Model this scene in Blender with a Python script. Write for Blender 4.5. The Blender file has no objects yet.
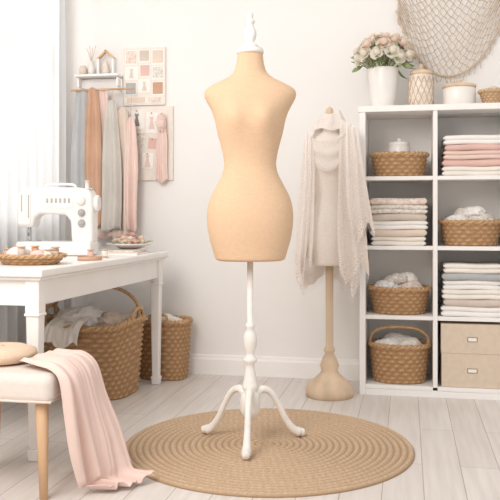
import bpy, bmesh, math, random
from math import sin, cos, pi, radians, sqrt
from mathutils import Vector, Matrix, noise
random.seed(7)
sc = bpy.context.scene
sc.view_settings.view_transform = 'Standard'
sc.view_settings.look = 'None'
COL = sc.collection

# ---------------------------------------------------------------- materials
def lin(c):
    o = []
    for v in c:
        v = v/255.0
        o.append(v/12.92 if v <= 0.04045 else ((v+0.055)/1.055)**2.4)
    return (o[0], o[1], o[2], 1.0)

def mat(name, rgb, rough=0.7, var=0.06, vscale=6.0, bump=0.0, bscale=80.0, metal=0.0,
        rgb2=None, stretch=None, sheen=0.0, trans=0.0, spec=0.3, shade_rgb=None):
    m = bpy.data.materials.new(name); m.use_nodes = True
    nt = m.node_tree; N = nt.nodes; L = nt.links
    b = N['Principled BSDF']
    b.inputs['Roughness'].default_value = rough
    b.inputs['Metallic'].default_value = metal
    b.inputs['Specular IOR Level'].default_value = spec
    if sheen: b.inputs['Sheen Weight'].default_value = sheen
    if trans: b.inputs['Transmission Weight'].default_value = trans
    tc = N.new('ShaderNodeTexCoord'); mp = N.new('ShaderNodeMapping')
    if stretch: mp.inputs['Scale'].default_value = stretch
    L.new(tc.outputs['Object'], mp.inputs['Vector'])
    nz = N.new('ShaderNodeTexNoise'); nz.inputs['Scale'].default_value = vscale
    nz.inputs['Detail'].default_value = 4
    L.new(mp.outputs['Vector'], nz.inputs['Vector'])
    cr = N.new('ShaderNodeValToRGB')
    c = lin(rgb)
    if rgb2 is None:
        lo = tuple(x*(1-var*1.6) for x in c[:3])+(1,)
        hi = tuple(min(1, x*(1+var)) for x in c[:3])+(1,)
    else:
        lo = c; hi = lin(rgb2)
    cr.color_ramp.elements[0].position = 0.35; cr.color_ramp.elements[0].color = lo
    cr.color_ramp.elements[1].position = 0.65; cr.color_ramp.elements[1].color = hi
    L.new(nz.outputs['Fac'], cr.inputs['Fac'])
    src = cr.outputs['Color']
    if shade_rgb:
        at = N.new('ShaderNodeAttribute'); at.attribute_name = 'groove_shade'
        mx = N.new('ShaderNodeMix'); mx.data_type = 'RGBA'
        L.new(at.outputs['Fac'], mx.inputs['Factor']); mx.inputs['A'].default_value = lin(shade_rgb); L.new(src, mx.inputs['B'])  # painted shade: base colour darkens where the vertex value is low
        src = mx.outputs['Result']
    L.new(src, b.inputs['Base Color'])
    if bump:
        n2 = N.new('ShaderNodeTexNoise'); n2.inputs['Scale'].default_value = bscale; n2.inputs['Detail'].default_value = 3
        L.new(mp.outputs['Vector'], n2.inputs['Vector'])
        bp = N.new('ShaderNodeBump'); bp.inputs['Strength'].default_value = bump; bp.inputs['Distance'].default_value = 0.004
        L.new(n2.outputs['Fac'], bp.inputs['Height']); L.new(bp.outputs['Normal'], b.inputs['Normal'])
    return m

def linen(name, rgb, scale=360):
    """woven linen: crossed stretched-noise threads in colour and bump"""
    m = mat(name, rgb, rough=0.9, var=0.008, vscale=10)
    nt = m.node_tree; N = nt.nodes; L = nt.links; b = N['Principled BSDF']
    tc = N.new('ShaderNodeTexCoord')
    hs = []
    for st in ((1, 1, 9), (9, 9, 1)):
        mp = N.new('ShaderNodeMapping'); mp.inputs['Scale'].default_value = st
        L.new(tc.outputs['Object'], mp.inputs['Vector'])
        n = N.new('ShaderNodeTexNoise'); n.inputs['Scale'].default_value = scale/9; n.inputs['Detail'].default_value = 3
        L.new(mp.outputs['Vector'], n.inputs['Vector']); hs.append(n)
    ad = N.new('ShaderNodeMath'); ad.operation = 'ADD'
    L.new(hs[0].outputs['Fac'], ad.inputs[0]); L.new(hs[1].outputs['Fac'], ad.inputs[1])
    bp = N.new('ShaderNodeBump'); bp.inputs['Strength'].default_value = 0.35; bp.inputs['Distance'].default_value = 0.0018
    L.new(ad.outputs[0], bp.inputs['Height']); L.new(bp.outputs['Normal'], b.inputs['Normal'])
    mr = N.new('ShaderNodeMapRange'); mr.inputs['From Min'].default_value = .7; mr.inputs['From Max'].default_value = 1.3
    mr.inputs['To Min'].default_value = .935; mr.inputs['To Max'].default_value = 1.045
    L.new(ad.outputs[0], mr.inputs['Value'])
    src = b.inputs['Base Color'].links[0].from_socket
    vm = N.new('ShaderNodeVectorMath'); vm.operation = 'SCALE'
    L.new(src, vm.inputs[0]); L.new(mr.outputs[0], vm.inputs['Scale']); L.new(vm.outputs[0], b.inputs['Base Color'])
    return m

def sheer(name, rgb, transl=0.5, transp=0.15):
    m = bpy.data.materials.new(name); m.use_nodes = True
    nt = m.node_tree; N = nt.nodes; L = nt.links
    N.remove(N['Principled BSDF']); out = N['Material Output']
    d = N.new('ShaderNodeBsdfDiffuse'); t = N.new('ShaderNodeBsdfTranslucent'); tr = N.new('ShaderNodeBsdfTransparent')
    tc = N.new('ShaderNodeTexCoord'); nz = N.new('ShaderNodeTexNoise'); nz.inputs['Scale'].default_value = 30
    L.new(tc.outputs['Object'], nz.inputs['Vector'])
    cr = N.new('ShaderNodeValToRGB'); c = lin(rgb)
    cr.color_ramp.elements[0].color = tuple(x*.96 for x in c[:3])+(1,); cr.color_ramp.elements[1].color = c
    L.new(nz.outputs['Fac'], cr.inputs['Fac']); L.new(cr.outputs['Color'], d.inputs['Color']); L.new(cr.outputs['Color'], t.inputs['Color'])
    m1 = N.new('ShaderNodeMixShader'); m1.inputs[0].default_value = transl
    m2 = N.new('ShaderNodeMixShader'); m2.inputs[0].default_value = transp
    L.new(d.outputs[0], m1.inputs[1]); L.new(t.outputs[0], m1.inputs[2])
    L.new(m1.outputs[0], m2.inputs[1]); L.new(tr.outputs[0], m2.inputs[2]); L.new(m2.outputs[0], out.inputs['Surface'])
    return m

def lace(name, rgb, scale=70, thr=0.34, hole=0.45, solid=0.85, transl=.3):
    m = sheer(name, rgb, transl, 0.2)
    nt = m.node_tree; N = nt.nodes; L = nt.links
    mix = [n for n in N if n.type == 'MIX_SHADER' and n.outputs[0].links and n.outputs[0].links[0].to_node.type == 'OUTPUT_MATERIAL'][0]
    tc = N.new('ShaderNodeTexCoord')
    v = N.new('ShaderNodeTexVoronoi'); v.inputs['Scale'].default_value = scale
    L.new(tc.outputs['Object'], v.inputs['Vector'])
    cr = N.new('ShaderNodeValToRGB')
    cr.color_ramp.elements[0].position = thr*0.6; cr.color_ramp.elements[0].color = (1-hole,)*3+(1,)
    cr.color_ramp.elements[1].position = thr*1.4; cr.color_ramp.elements[1].color = (1-solid,)*3+(1,)
    L.new(v.outputs['Distance'], cr.inputs['Fac']); L.new(cr.outputs['Color'], mix.inputs[0])
    return m

M = {}
M['wall'] = mat('wall_paint', (242, 239, 236), 0.9, 0.008, 2, bump=0.08, bscale=60)
M['white'] = mat('white_paint', (247, 244, 241), 0.45, 0.012, 5, bump=0.03, bscale=30)
M['white_old'] = mat('white_chalk_paint', (242, 237, 231), 0.5, 0.03, 25, bump=0.08, bscale=60)
M['linen'] = linen('linen_peach', (226, 192, 159))
M['linen2'] = linen('linen_cream', (242, 233, 224))
M['seat'] = linen('seat_fabric', (230, 217, 208))
M['wood'] = mat('pale_wood', (216, 178, 140), 0.5, 0.1, 12, stretch=(1, 1, 0.12), bump=0.05)
M['wood2'] = mat('turned_wood', (224, 198, 170), 0.55, 0.1, 10, stretch=(1, 1, 0.2), bump=0.1, bscale=40)
M['wicker'] = mat('wicker_honey', (196, 154, 110), 0.6, rgb2=(222, 188, 148), vscale=90, bump=0.4, bscale=300, shade_rgb=(142, 100, 62))  # last tone is weave-groove shade put into the wicker colour
M['wicker_l'] = mat('wicker_light', (208, 174, 134), 0.6, rgb2=(230, 204, 170), vscale=90, bump=0.4, bscale=300, shade_rgb=(160, 120, 84))
M['jute'] = mat('jute', (198, 170, 141), 0.95, rgb2=(216, 192, 165), vscale=110, bump=0.6, bscale=350, shade_rgb=(174, 142, 110))  # last tone is shade painted between the rug rings
M['pink'] = mat('pink_muslin', (234, 208, 198), 0.9, 0.02, 8, bump=0.12, bscale=250)
M['cream'] = mat('cream_cotton', (242, 235, 226), 0.9, 0.03, 8, bump=0.15, bscale=200)
M['offwhite'] = mat('white_cotton', (246, 242, 238), 0.9, 0.02, 8, bump=0.15, bscale=200)
M['rose'] = mat('rose_cotton', (226, 190, 180), 0.9, 0.04, 8, bump=0.15, bscale=200)
M['taupe'] = mat('taupe_cotton', (212, 198, 186), 0.9, 0.04, 8, bump=0.15, bscale=200)
M['greyblue'] = mat('grey_cotton', (184, 185, 186), 0.9, 0.04, 8, bump=0.15, bscale=200)
M['rust'] = mat('rust_cotton', (204, 164, 138), 0.9, 0.04, 8, bump=0.15, bscale=200)
M['sage'] = mat('stone_cotton', (206, 200, 192), 0.9, 0.04, 8, bump=0.15, bscale=200)
M['beige'] = mat('beige_cotton', (228, 211, 196), 0.9, 0.04, 8, bump=0.15, bscale=200)
M['floral'] = mat('floral_cotton', (240, 230, 221), 0.9, rgb2=(222, 196, 181), vscale=60)
M['floral2'] = mat('floral_cotton_grey', (240, 234, 227), 0.9, rgb2=(208, 198, 187), vscale=70)
M['plastic'] = mat('machine_enamel', (244, 241, 238), 0.3, 0.005, 3, spec=0.5)
M['grey'] = mat('grey_plastic', (180, 176, 174), 0.4, 0.02, 5, spec=0.5)
M['dark'] = mat('dark_grey', (90, 86, 84), 0.4, 0.02, 5)
M['pencil'] = mat('pencil_sketch_grey', (150, 140, 134), 0.9, 0.1, 60)
M['metal'] = mat('steel', (200, 200, 200), 0.25, 0.02, 5, metal=1.0)
M['ceramic'] = mat('ceramic', (242, 237, 231), 0.3, 0.015, 8, spec=0.5)
M['ceramic_r'] = mat('speckled_ceramic', (226, 208, 192), 0.5, rgb2=(242, 232, 222), vscale=90, bump=0.3, bscale=90)
M['box'] = mat('box_linen', (220, 202, 182), 0.85, 0.03, 30, bump=0.2, bscale=220)
M['brass'] = mat('antique_brass', (178, 156, 126), 0.4, 0.03, 8, metal=0.5)
M['petal'] = sheer('rose_petal', (254, 248, 238), 0.45, 0.0)
M['petal2'] = sheer('rose_petal_blush', (254, 239, 226), 0.45, 0.0)
M['petal3'] = sheer('rose_petal_pink', (243, 206, 196), 0.4, 0.0)
M['leaf'] = mat('leaf_green', (146, 164, 116), 0.6, 0.15, 20)
M['twine'] = mat('twine', (206, 185, 162), 0.9, 0.1, 40)
M['paper'] = mat('paper', (246, 242, 237), 0.9, 0.01, 5)
M['board'] = mat('canvas_board', (238, 229, 219), 0.9, 0.02, 40, bump=0.15, bscale=200)
M['curtain'] = sheer('curtain_sheer', (240, 241, 242), 0.17, 0.015)
M['lace'] = lace('lace_ivory', (254, 247, 241), 240, 0.40, 0.80, 0.97)
M['lace_hem'] = lace('lace_hem_ivory', (254, 246, 239), 120, 0.30, 0.55, 0.99)

# ---------------------------------------------------------------- helpers
def root(name, loc=(0, 0, 0), rz=0.0):
    e = bpy.data.objects.new(name, None); e.empty_display_size = 0.1
    e.location = loc; e.rotation_euler = (0, 0, rz); COL.objects.link(e); return e

def mk(name, verts, faces, m, parent=None, smooth=True, loc=(0, 0, 0), rot=(0, 0, 0), mats=None, midx=None, attr=None):
    me = bpy.data.meshes.new(name); me.from_pydata([tuple(v) for v in verts], [], faces); me.update()
    bm = bmesh.new(); bm.from_mesh(me); bmesh.ops.recalc_face_normals(bm, faces=bm.faces); bm.to_mesh(me); bm.free()
    if attr is not None and len(attr) == len(me.vertices):
        at = me.attributes.new('groove_shade', 'FLOAT', 'POINT'); at.data.foreach_set('value', attr)
    for mm in (mats or [m]): me.materials.append(mm)
    if midx:
        for p, i in zip(me.polygons, midx): p.material_index = i
    if smooth:
        for p in me.polygons: p.use_smooth = True
    o = bpy.data.objects.new(name, me); o.location = loc; o.rotation_euler = rot
    if parent: o.parent = parent
    COL.objects.link(o); return o

def box(name, c, s, m, parent=None, bevel=0.003, rot=(0, 0, 0), segs=2, taper=None):
    hx, hy, hz = s[0]/2, s[1]/2, s[2]/2
    tb = taper or 1.0
    V = []
    for z, k in ((-hz, tb), (hz, 1.0)):
        for x, y in ((-hx, -hy), (hx, -hy), (hx, hy), (-hx, hy)): V.append((x*k, y*k, z))
    F = [(0, 3, 2, 1), (4, 5, 6, 7), (0, 1, 5, 4), (1, 2, 6, 5), (2, 3, 7, 6), (3, 0, 4, 7)]
    o = mk(name, V, F, m, parent, bevel > 0, c, rot)
    if bevel:
        b = o.modifiers.new('bevel', 'BEVEL'); b.width = bevel; b.segments = segs; b.limit_method = 'ANGLE'
        w = o.modifiers.new('wn', 'WEIGHTED_NORMAL'); w.keep_sharp = True
    return o

def lathe(name, prof, m, parent=None, loc=(0, 0, 0), seg=40, rot=(0, 0, 0), rough=0):
    V = []; F = []
    n = len(prof)
    for r, z in prof:
        for i in range(seg):
            a = 2*pi*i/seg; rr = max(r, 1e-5)
            if rough: rr *= 1+rough*noise.noise(Vector((cos(a)*3, sin(a)*3, z*30)))
            V.append((rr*cos(a), rr*sin(a), z))
    for j in range(n-1):
        for i in range(seg):
            k = (i+1) % seg
            F.append((j*seg+i, j*seg+k, (j+1)*seg+k, (j+1)*seg+i))
    F.append(tuple(range(seg-1, -1, -1))); F.append(tuple((n-1)*seg+i for i in range(seg)))
    return mk(name, V, F, m, parent, True, loc, rot)

def crom(P, sub=6, closed=False):
    P = [Vector(p) for p in P]; n = len(P); out = []
    rng = n if closed else n-1
    for i in range(rng):
        p0 = P[(i-1) % n] if (closed or i > 0) else P[0]*2-P[1]
        p1 = P[i]; p2 = P[(i+1) % n]
        p3 = P[(i+2) % n] if (closed or i+2 < n) else P[-1]*2-P[-2]
        for j in range(sub):
            t = j/sub
            out.append(0.5*((2*p1)+(-p0+p2)*t+(2*p0-5*p1+4*p2-p3)*t*t+(-p0+3*p1-3*p2+p3)*t**3))
    if not closed: out.append(P[-1].copy())
    return out

def tube_geo(pts, rad, seg=8, closed=False):
    n = len(pts); V = []; F = []
    up = Vector((0.013, 0.027, 1))
    nrm = None
    for i in range(n):
        a = pts[(i-1) % n] if (closed or i > 0) else pts[0]
        b = pts[(i+1) % n] if (closed or i < n-1) else pts[-1]
        t = (b-a); t = t.normalized() if t.length > 1e-9 else Vector((0, 0, 1))
        if nrm is None:
            nrm = t.cross(up)
            if nrm.length < 1e-3: nrm = t.cross(Vector((1, 0, 0)))
            nrm.normalize()
        else:
            nrm = (nrm-t*nrm.dot(t))
            nrm = nrm.normalized() if nrm.length > 1e-6 else t.orthogonal().normalized()
        bn = t.cross(nrm)
        r = rad(i/(n-1)) if callable(rad) else rad
        for k in range(seg):
            an = 2*pi*k/seg
            V.append(pts[i]+nrm*(r*cos(an))+bn*(r*sin(an)))
    for i in range(n if closed else n-1):
        j = (i+1) % n
        for k in range(seg):
            l = (k+1) % seg
            F.append((i*seg+k, i*seg+l, j*seg+l, j*seg+k))
    if not closed:
        F.append(tuple(range(seg-1, -1, -1))); F.append(tuple((n-1)*seg+k for k in range(seg)))
    return V, F

def tube(name, P, rad, m, parent=None, seg=8, sub=6, closed=False, loc=(0, 0, 0), rot=(0, 0, 0)):
    pts = crom(P, sub, closed) if sub > 1 else [Vector(p) for p in P]
    V, F = tube_geo(pts, rad, seg, closed)
    return mk(name, V, F, m, parent, True, loc, rot, attr=[.75]*len(V))

class Acc:
    def __init__(s): s.V = []; s.F = []; s.I = []
    def add(s, V, F, i=0):
        o = len(s.V); s.V += [Vector(v) for v in V]; s.F += [tuple(o+k for k in f) for f in F]; s.I += [i]*len(F)

def cloth(name, fn, ns, nt, m, parent=None, thick=0.0015, loc=(0, 0, 0)):
    V = []; F = []
    for j in range(nt+1):
        for i in range(ns+1): V.append(fn(i/ns, j/nt))
    w = ns+1
    for j in range(nt):
        for i in range(ns): F.append((j*w+i, j*w+i+1, (j+1)*w+i+1, (j+1)*w+i))
    o = mk(name, V, F, m, parent, True, loc)
    if thick:
        s = o.modifiers.new('solid', 'SOLIDIFY'); s.thickness = thick; s.offset = 0
    return o

def sgp(c, e): return math.copysign(abs(c)**(2.0/e), c)

def crumple(name, c, r, m, parent=None, seed=0, freq=9, amp=0.3, flat=True):
    bm = bmesh.new(); bmesh.ops.create_icosphere(bm, subdivisions=5, radius=1)
    off = Vector((seed*3.1, seed*1.7, seed*0.9))
    for v in bm.verts:
        d = v.co.normalized()
        n1 = noise.noise(d*1.6+off); n2 = 1-abs(noise.noise(d*freq*0.35+off))*2.2; n3 = 1-abs(noise.noise(d*freq*0.75+off))*2
        k = 1+amp*(0.5*n1+0.35*n2+0.18*n3)-amp*0.3
        z = d.z*k
        if flat and z < 0: z *= 0.35
        v.co = Vector((d.x*k*r[0], d.y*k*r[1], z*r[2]))
    me = bpy.data.meshes.new(name); bm.to_mesh(me); bm.free(); me.materials.append(m)
    for p in me.polygons: p.use_smooth = True
    o = bpy.data.objects.new(name, me); o.location = c
    if parent: o.parent = parent
    COL.objects.link(o); return o

def basket(parent, hx, hy, h, m, e=2.0, taper=0.14, rows=12, N=24, A=0.005, rimr=0.008, ends=0.0, pre=''):
    """woven wall, floor and rolled rim, sitting on local z=0"""
    cols = N*6
    def path(th, k): return Vector((hx*k*sgp(cos(th), e), hy*k*sgp(sin(th), e), 0))
    def top(th): return h+ends*abs(cos(th))**4
    V = []; F = []; T = []
    lv = rows*2+1
    for j in range(lv):
        t = j/(lv-1); k = 1-taper*(1-t)**1.2
        for i in range(cols):
            th = 2*pi*i/cols
            p = path(th, k)
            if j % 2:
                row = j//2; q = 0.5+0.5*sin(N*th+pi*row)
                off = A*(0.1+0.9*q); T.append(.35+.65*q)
            else: off = -A*.3; T.append(.30)  # painted shade, darkest in grooves and where reeds pass under
            d = Vector((p.x/hx, p.y/hy, 0)); d = d.normalized()
            p = p+d*off; p.z = t*top(th)
            V.append(p)
    for j in range(lv-1):
        for i in range(cols):
            k2 = (i+1) % cols
            F.append((j*cols+i, j*cols+k2, (j+1)*cols+k2, (j+1)*cols+i))
    o = len(V)
    for j in range(lv):
        t = j/(lv-1); k = 1-taper*(1-t)**1.2-0.014/min(hx, hy)
        for i in range(cols):
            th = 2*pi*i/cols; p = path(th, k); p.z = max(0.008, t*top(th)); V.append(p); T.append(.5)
    for j in range(lv-1):
        for i in range(cols):
            k2 = (i+1) % cols
            F.append((o+j*cols+i, o+(j+1)*cols+i, o+(j+1)*cols+k2, o+j*cols+k2))
    for i in range(cols):
        k2 = (i+1) % cols; a = (lv-1)*cols
        F.append((a+i, a+k2, o+a+k2, o+a+i))
    F.append(tuple(range(cols-1, -1, -1))); F.append(tuple(o+i for i in range(cols)))
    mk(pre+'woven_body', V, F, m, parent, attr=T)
    acc = Acc()
    for ph in (0, pi):
        pts = []
        nn = 160
        for i in range(nn):
            th = 2*pi*i/nn; p = path(th, 1.0); d = Vector((p.x/hx, p.y/hy, 0)).normalized()
            tw = int(N*0.8)*th
            p = p+d*(rimr*0.6*cos(tw+ph)); p.z = top(th)+rimr*0.6*sin(tw+ph); pts.append(p)
        V, F = tube_geo(pts, rimr*0.8, 6, True); acc.add(V, F)
    mk(pre+'rolled_rim', acc.V, acc.F, m, parent, attr=[.8]*len(acc.V))

def hang(name, xc, W, y0, zt, zb, folds, amp, m, parent, gather=0.45, ph=0.0, drop=0.02, hem=0.012):
    def fn(s, t):
        w = gather+(1-gather)*min(1, t*2.2)**0.7
        u = s-0.5
        x = xc+u*W*w+0.004*sin(5*t+ph)+.05*W*sin(2*pi*folds*.5*s+ph)*t
        nn = noise.noise(Vector((s*folds*1.6+ph*3, t*1.3, ph)))
        y = y0+amp*(0.3+0.7*t)*(0.8*sin(2*pi*folds*s+ph+0.7*sin(3*t+ph))+1.0*nn)
        z = zt-t*(zt-zb)-drop*(2*abs(u))**2*(1-t)+hem*t*sin(2*pi*folds*0.5*s+ph)
        return (x, y, z)
    return cloth(name, fn, 64, 40, m, parent, 0.002)

def stack(name, loc, w, d, layers, rz=0):
    e = root(name, loc, rz); z = 0
    rnd = random.Random(int(abs(loc[0]*991+loc[2]*77)*10))
    for i, (h, m) in enumerate(layers):
        acc = Acc(); ns = 1 if h < 0.038 else 2
        dw = rnd.uniform(-0.010, 0.006); dd = rnd.uniform(-0.008, 0.004); ox = rnd.uniform(-0.006, 0.006)
        hw = w/2+dw
        for k in range(ns):
            z0 = z+h*k/ns; hh = h/ns
            nx = 24; prof = []
            yf = -d/2+dd+(0.006 if k else 0)
            for a in range(9):
                an = pi/2+pi*a/8
                prof.append((yf+hh*0.5+cos(an)*hh*0.5, z0+hh*0.5+sin(an)*hh*0.5))
            yb = d/2
            prof += [(yb, z0), (yb, z0+hh)]
            V = []; F = []; n = len(prof); ph = rnd.uniform(0, 6)
            for ix in range(nx+1):
                u = ix/nx; e1 = abs(2*u-1); ed = sqrt(max(0.05, 1-max(0, (e1-.93)/.07)**2*.9))
                x = ox-hw+2*hw*u
                for (yy, zq) in prof:
                    zc = z0+hh*0.5
                    V.append((x, yy+0.003*sin(4*u+ph), zc+(zq-zc)*ed+0.0015*sin(7*u+i*1.3)))
            for ix in range(nx):
                for q in range(n):
                    r2 = (q+1) % n
                    F.append((ix*n+q, ix*n+r2, (ix+1)*n+r2, (ix+1)*n+q))
            F.append(tuple(range(n))); F.append(tuple(nx*n+q for q in range(n-1, -1, -1)))
            acc.add(V, F)
        mk('folded_cloth_%d' % (i+1), acc.V, acc.F, m, e)
        z += h
    return e

def rose(fl, center, nrm, r, mi):
    nrm = nrm.normalized(); q = nrm.to_track_quat('Z', 'Y')
    for i in range(13):
        lay = i/12; rr = r*(.14+.86*lay); a0 = i*2.39996; wid = 1.9-.3*lay
        V = []; F = []; nu, nv = 6, 4
        for v_ in range(nv+1):
            tv = v_/nv
            for u_ in range(nu+1):
                tu = u_/nu*2-1
                an = a0+tu*wid*.6
                rad = rr*(.35+.65*sin(tv*pi*.5)) + r*.24*lay*max(0, tv-.6)/.4
                h = r*(.95-.45*lay)*tv*(1-.15*tu*tu)-(.25*r*lay*max(0, tv-.7)*2)
                V.append(center+q@Vector((rad*cos(an), rad*sin(an), h-r*.4)))
        for v_ in range(nv):
            for u_ in range(nu):
                a = v_*(nu+1)+u_; F.append((a, a+1, a+nu+2, a+nu+1))
        fl.add(V, F, mi)
    bm = bmesh.new(); bmesh.ops.create_icosphere(bm, subdivisions=2, radius=r*.5)
    V = [v.co+center+nrm*r*.1 for v in bm.verts]; F = [tuple(v.index for v in f.verts) for f in bm.faces]; bm.free(); fl.add(V, F, mi)

# ---------------------------------------------------------------- room
XW, YW, ZC = -1.99, 4.36, 2.7
def simple_box(name, a, b, m):
    c = [(a[i]+b[i])/2 for i in range(3)]; s = [b[i]-a[i] for i in range(3)]
    return box(name, c, s, m, None, 0)
fm = bpy.data.materials.new('whitewashed_planks'); fm.use_nodes = True
nt = fm.node_tree; N = nt.nodes; L = nt.links; b = N['Principled BSDF']; b.inputs['Roughness'].default_value = 0.42
tc = N.new('ShaderNodeTexCoord'); mp = N.new('ShaderNodeMapping'); mp.inputs['Rotation'].default_value = (0, 0, radians(90))
L.new(tc.outputs['Object'], mp.inputs['Vector'])
br = N.new('ShaderNodeTexBrick'); br.inputs['Scale'].default_value = 1.0
br.inputs['Brick Width'].default_value = 1.3; br.inputs['Row Height'].default_value = 0.135
br.inputs['Mortar Size'].default_value = 0.0018; br.inputs['Mortar Smooth'].default_value = 0.3
br.inputs['Color1'].default_value = lin((230, 223, 217)); br.inputs['Color2'].default_value = lin((223, 215, 209))
br.inputs['Mortar'].default_value = lin((180, 170, 163)); br.offset = 0.37
L.new(mp.outputs['Vector'], br.inputs['Vector'])
mp2 = N.new('ShaderNodeMapping'); mp2.inputs['Scale'].default_value = (14, 0.9, 1)
L.new(tc.outputs['Object'], mp2.inputs['Vector'])
nz = N.new('ShaderNodeTexNoise'); nz.inputs['Scale'].default_value = 3; nz.inputs['Detail'].default_value = 6
L.new(mp2.outputs['Vector'], nz.inputs['Vector'])
cr = N.new('ShaderNodeValToRGB'); cr.color_ramp.elements[0].position = 0.3; cr.color_ramp.elements[0].color = (0.88, 0.87, 0.86, 1)
cr.color_ramp.elements[1].position = 0.65; cr.color_ramp.elements[1].color = (1, 1, 1, 1)
L.new(nz.outputs['Fac'], cr.inputs['Fac'])
mx = N.new('ShaderNodeMix'); mx.data_type = 'RGBA'; mx.blend_type = 'MULTIPLY'; mx.inputs['Factor'].default_value = 1
L.new(br.outputs['Color'], mx.inputs['A']); L.new(cr.outputs['Color'], mx.inputs['B']); L.new(mx.outputs['Result'], b.inputs['Base Color'])
bp = N.new('ShaderNodeBump'); bp.inputs['Strength'].default_value = 0.3; bp.inputs['Distance'].default_value = 0.003; bp.invert = True
L.new(br.outputs['Fac'], bp.inputs['Height']); L.new(bp.outputs['Normal'], b.inputs['Normal'])
simple_box('floor', (XW-0.1, -1.2, -0.05), (2.2, YW+0.1, 0.0), fm)
simple_box('wall_back', (XW-0.1, YW, 0), (2.2, YW+0.1, ZC), M['wall'])
acc = Acc()
def bxg(a, b):
    V = [(x, y, z) for z in (a[2], b[2]) for (x, y) in ((a[0], a[1]), (b[0], a[1]), (b[0], b[1]), (a[0], b[1]))]
    return V, [(0, 3, 2, 1), (4, 5, 6, 7), (0, 1, 5, 4), (1, 2, 6, 5), (2, 3, 7, 6), (3, 0, 4, 7)]
wy0, wy1, wz0, wz1 = 2.7, 4.20, 0.85, 2.35
for a, b2 in (((XW-0.1, 0.6, 0), (XW, wy0, ZC)), ((XW-0.1, wy1, 0), (XW, YW, ZC)),
              ((XW-0.1, wy0, 0), (XW, wy1, wz0)), ((XW-0.1, wy0, wz1), (XW, wy1, ZC))):
    acc.add(*bxg(a, b2))
mk('wall_left', acc.V, acc.F, M['wall'], None, False)
w = root('window_1', (XW-0.05, 0, 0))
for nme, a, b2 in (('frame_bottom', (-.03, wy0, wz0), (.03, wy1, wz0+.05)), ('frame_top', (-.03, wy0, wz1-.05), (.03, wy1, wz1)),
                   ('frame_near', (-.03, wy0, wz0+.05), (.03, wy0+.05, wz1-.05)), ('frame_far', (-.03, wy1-.05, wz0+.05), (.03, wy1, wz1-.05)),
                   ('mullion', (-.02, (wy0+wy1)/2-.02, wz0+.05), (.02, (wy0+wy1)/2+.02, wz1-.05)),
                   ('transom', (-.015, wy0+.05, 1.75), (.015, wy1-.05, 1.79)),
                   ('sill', (-.03, wy0, wz0-.02), (.058, wy1, wz0))):
    c = [(a[i]+b2[i])/2 for i in range(3)]; s = [b2[i]-a[i] for i in range(3)]
    box(nme, c, s, M['white'], w, 0.003)
def baseboard(name, p0, p1, nrm):
    prof = [(0, 0), (0.018, 0), (0.018, 0.085), (0.013, 0.095), (0.011, 0.108), (0.004, 0.112), (0, 0.112)]
    V = []; F = []; n = len(prof)
    for p in (p0, p1):
        for o, z in prof: V.append((p[0]+nrm[0]*o, p[1]+nrm[1]*o, z))
    for i in range(n): j = (i+1) % n; F.append((i, j, n+j, n+i))
    F += [tuple(range(n)), tuple(range(2*n-1, n-1, -1))]
    mk(name, V, F, M['white'], None, False)
baseboard('baseboard_back', (XW, YW), (2.2, YW), (0, -1))
baseboard('baseboard_left', (XW, 0.6), (XW, YW-0.018), (1, 0))

cu = root('curtain', (XW+0.044, 0, 0))
def cf(s, t):
    y = 2.75+s*1.46
    n_ = noise.noise(Vector((s*22, t*.8, 3)))
    return (0.019*sin(2*pi*15*s+0.8*sin(3*t)+2*n_)+0.006*n_, y+0.014*sin(2*pi*15*s+1.2+n_*2)+.008*n_, 2.5-2.36*t)
cloth('sheer_fabric', cf, 420, 30, M['curtain'], cu, 0)
tube('curtain_rod', [(0, 2.6, 2.52), (0, 4.3, 2.52)], 0.012, M['white'], cu, 12, 1)
for yy in (2.65, 4.26): box('rod_bracket', (-0.022, yy, 2.52), (0.04, 0.02, 0.02), M['white'], cu)

# ---------------------------------------------------------------- rug
R = 0.565; rings = 22; seg = 600; V = []; F = []; T = []
lv = rings*4
for j in range(lv+1):
    r = R*j/lv
    for i in range(seg):
        a = 2*pi*i/seg
        rr = max(r, 0.0005)
        rc = R*((j//4)+.5)/rings
        k = max(6, round(2*pi*rc/0.026))
        q = j % 4
        br_ = .5+.5*sin(k*a+(j//4)*1.7+(q-2)*1.1)
        if j == lv or q == 0: z = 0.004; T.append(0.1)  # ring grooves get shade painted into the jute colour
        else: z = (.0095, .0118, .0095)[q-1]+0.0018*br_; T.append((.55 if q != 2 else .75)+.25*br_)
        V.append((rr*cos(a), rr*sin(a), z))
for j in range(lv):
    for i in range(seg):
        k = (i+1) % seg; F.append((j*seg+i, j*seg+k, (j+1)*seg+k, (j+1)*seg+i))
o = len(V)
for i in range(seg): a = 2*pi*i/seg; V.append((R*cos(a), R*sin(a), 0.0)); T.append(.3)
for i in range(seg): k = (i+1) % seg; F.append((lv*seg+i, lv*seg+k, o+k, o+i))
F.append(tuple(o+i for i in range(seg)))
mk('round_jute_rug', V, F, M['jute'], None, True, (-0.535, 3.04, 0.0005), attr=T)

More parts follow.
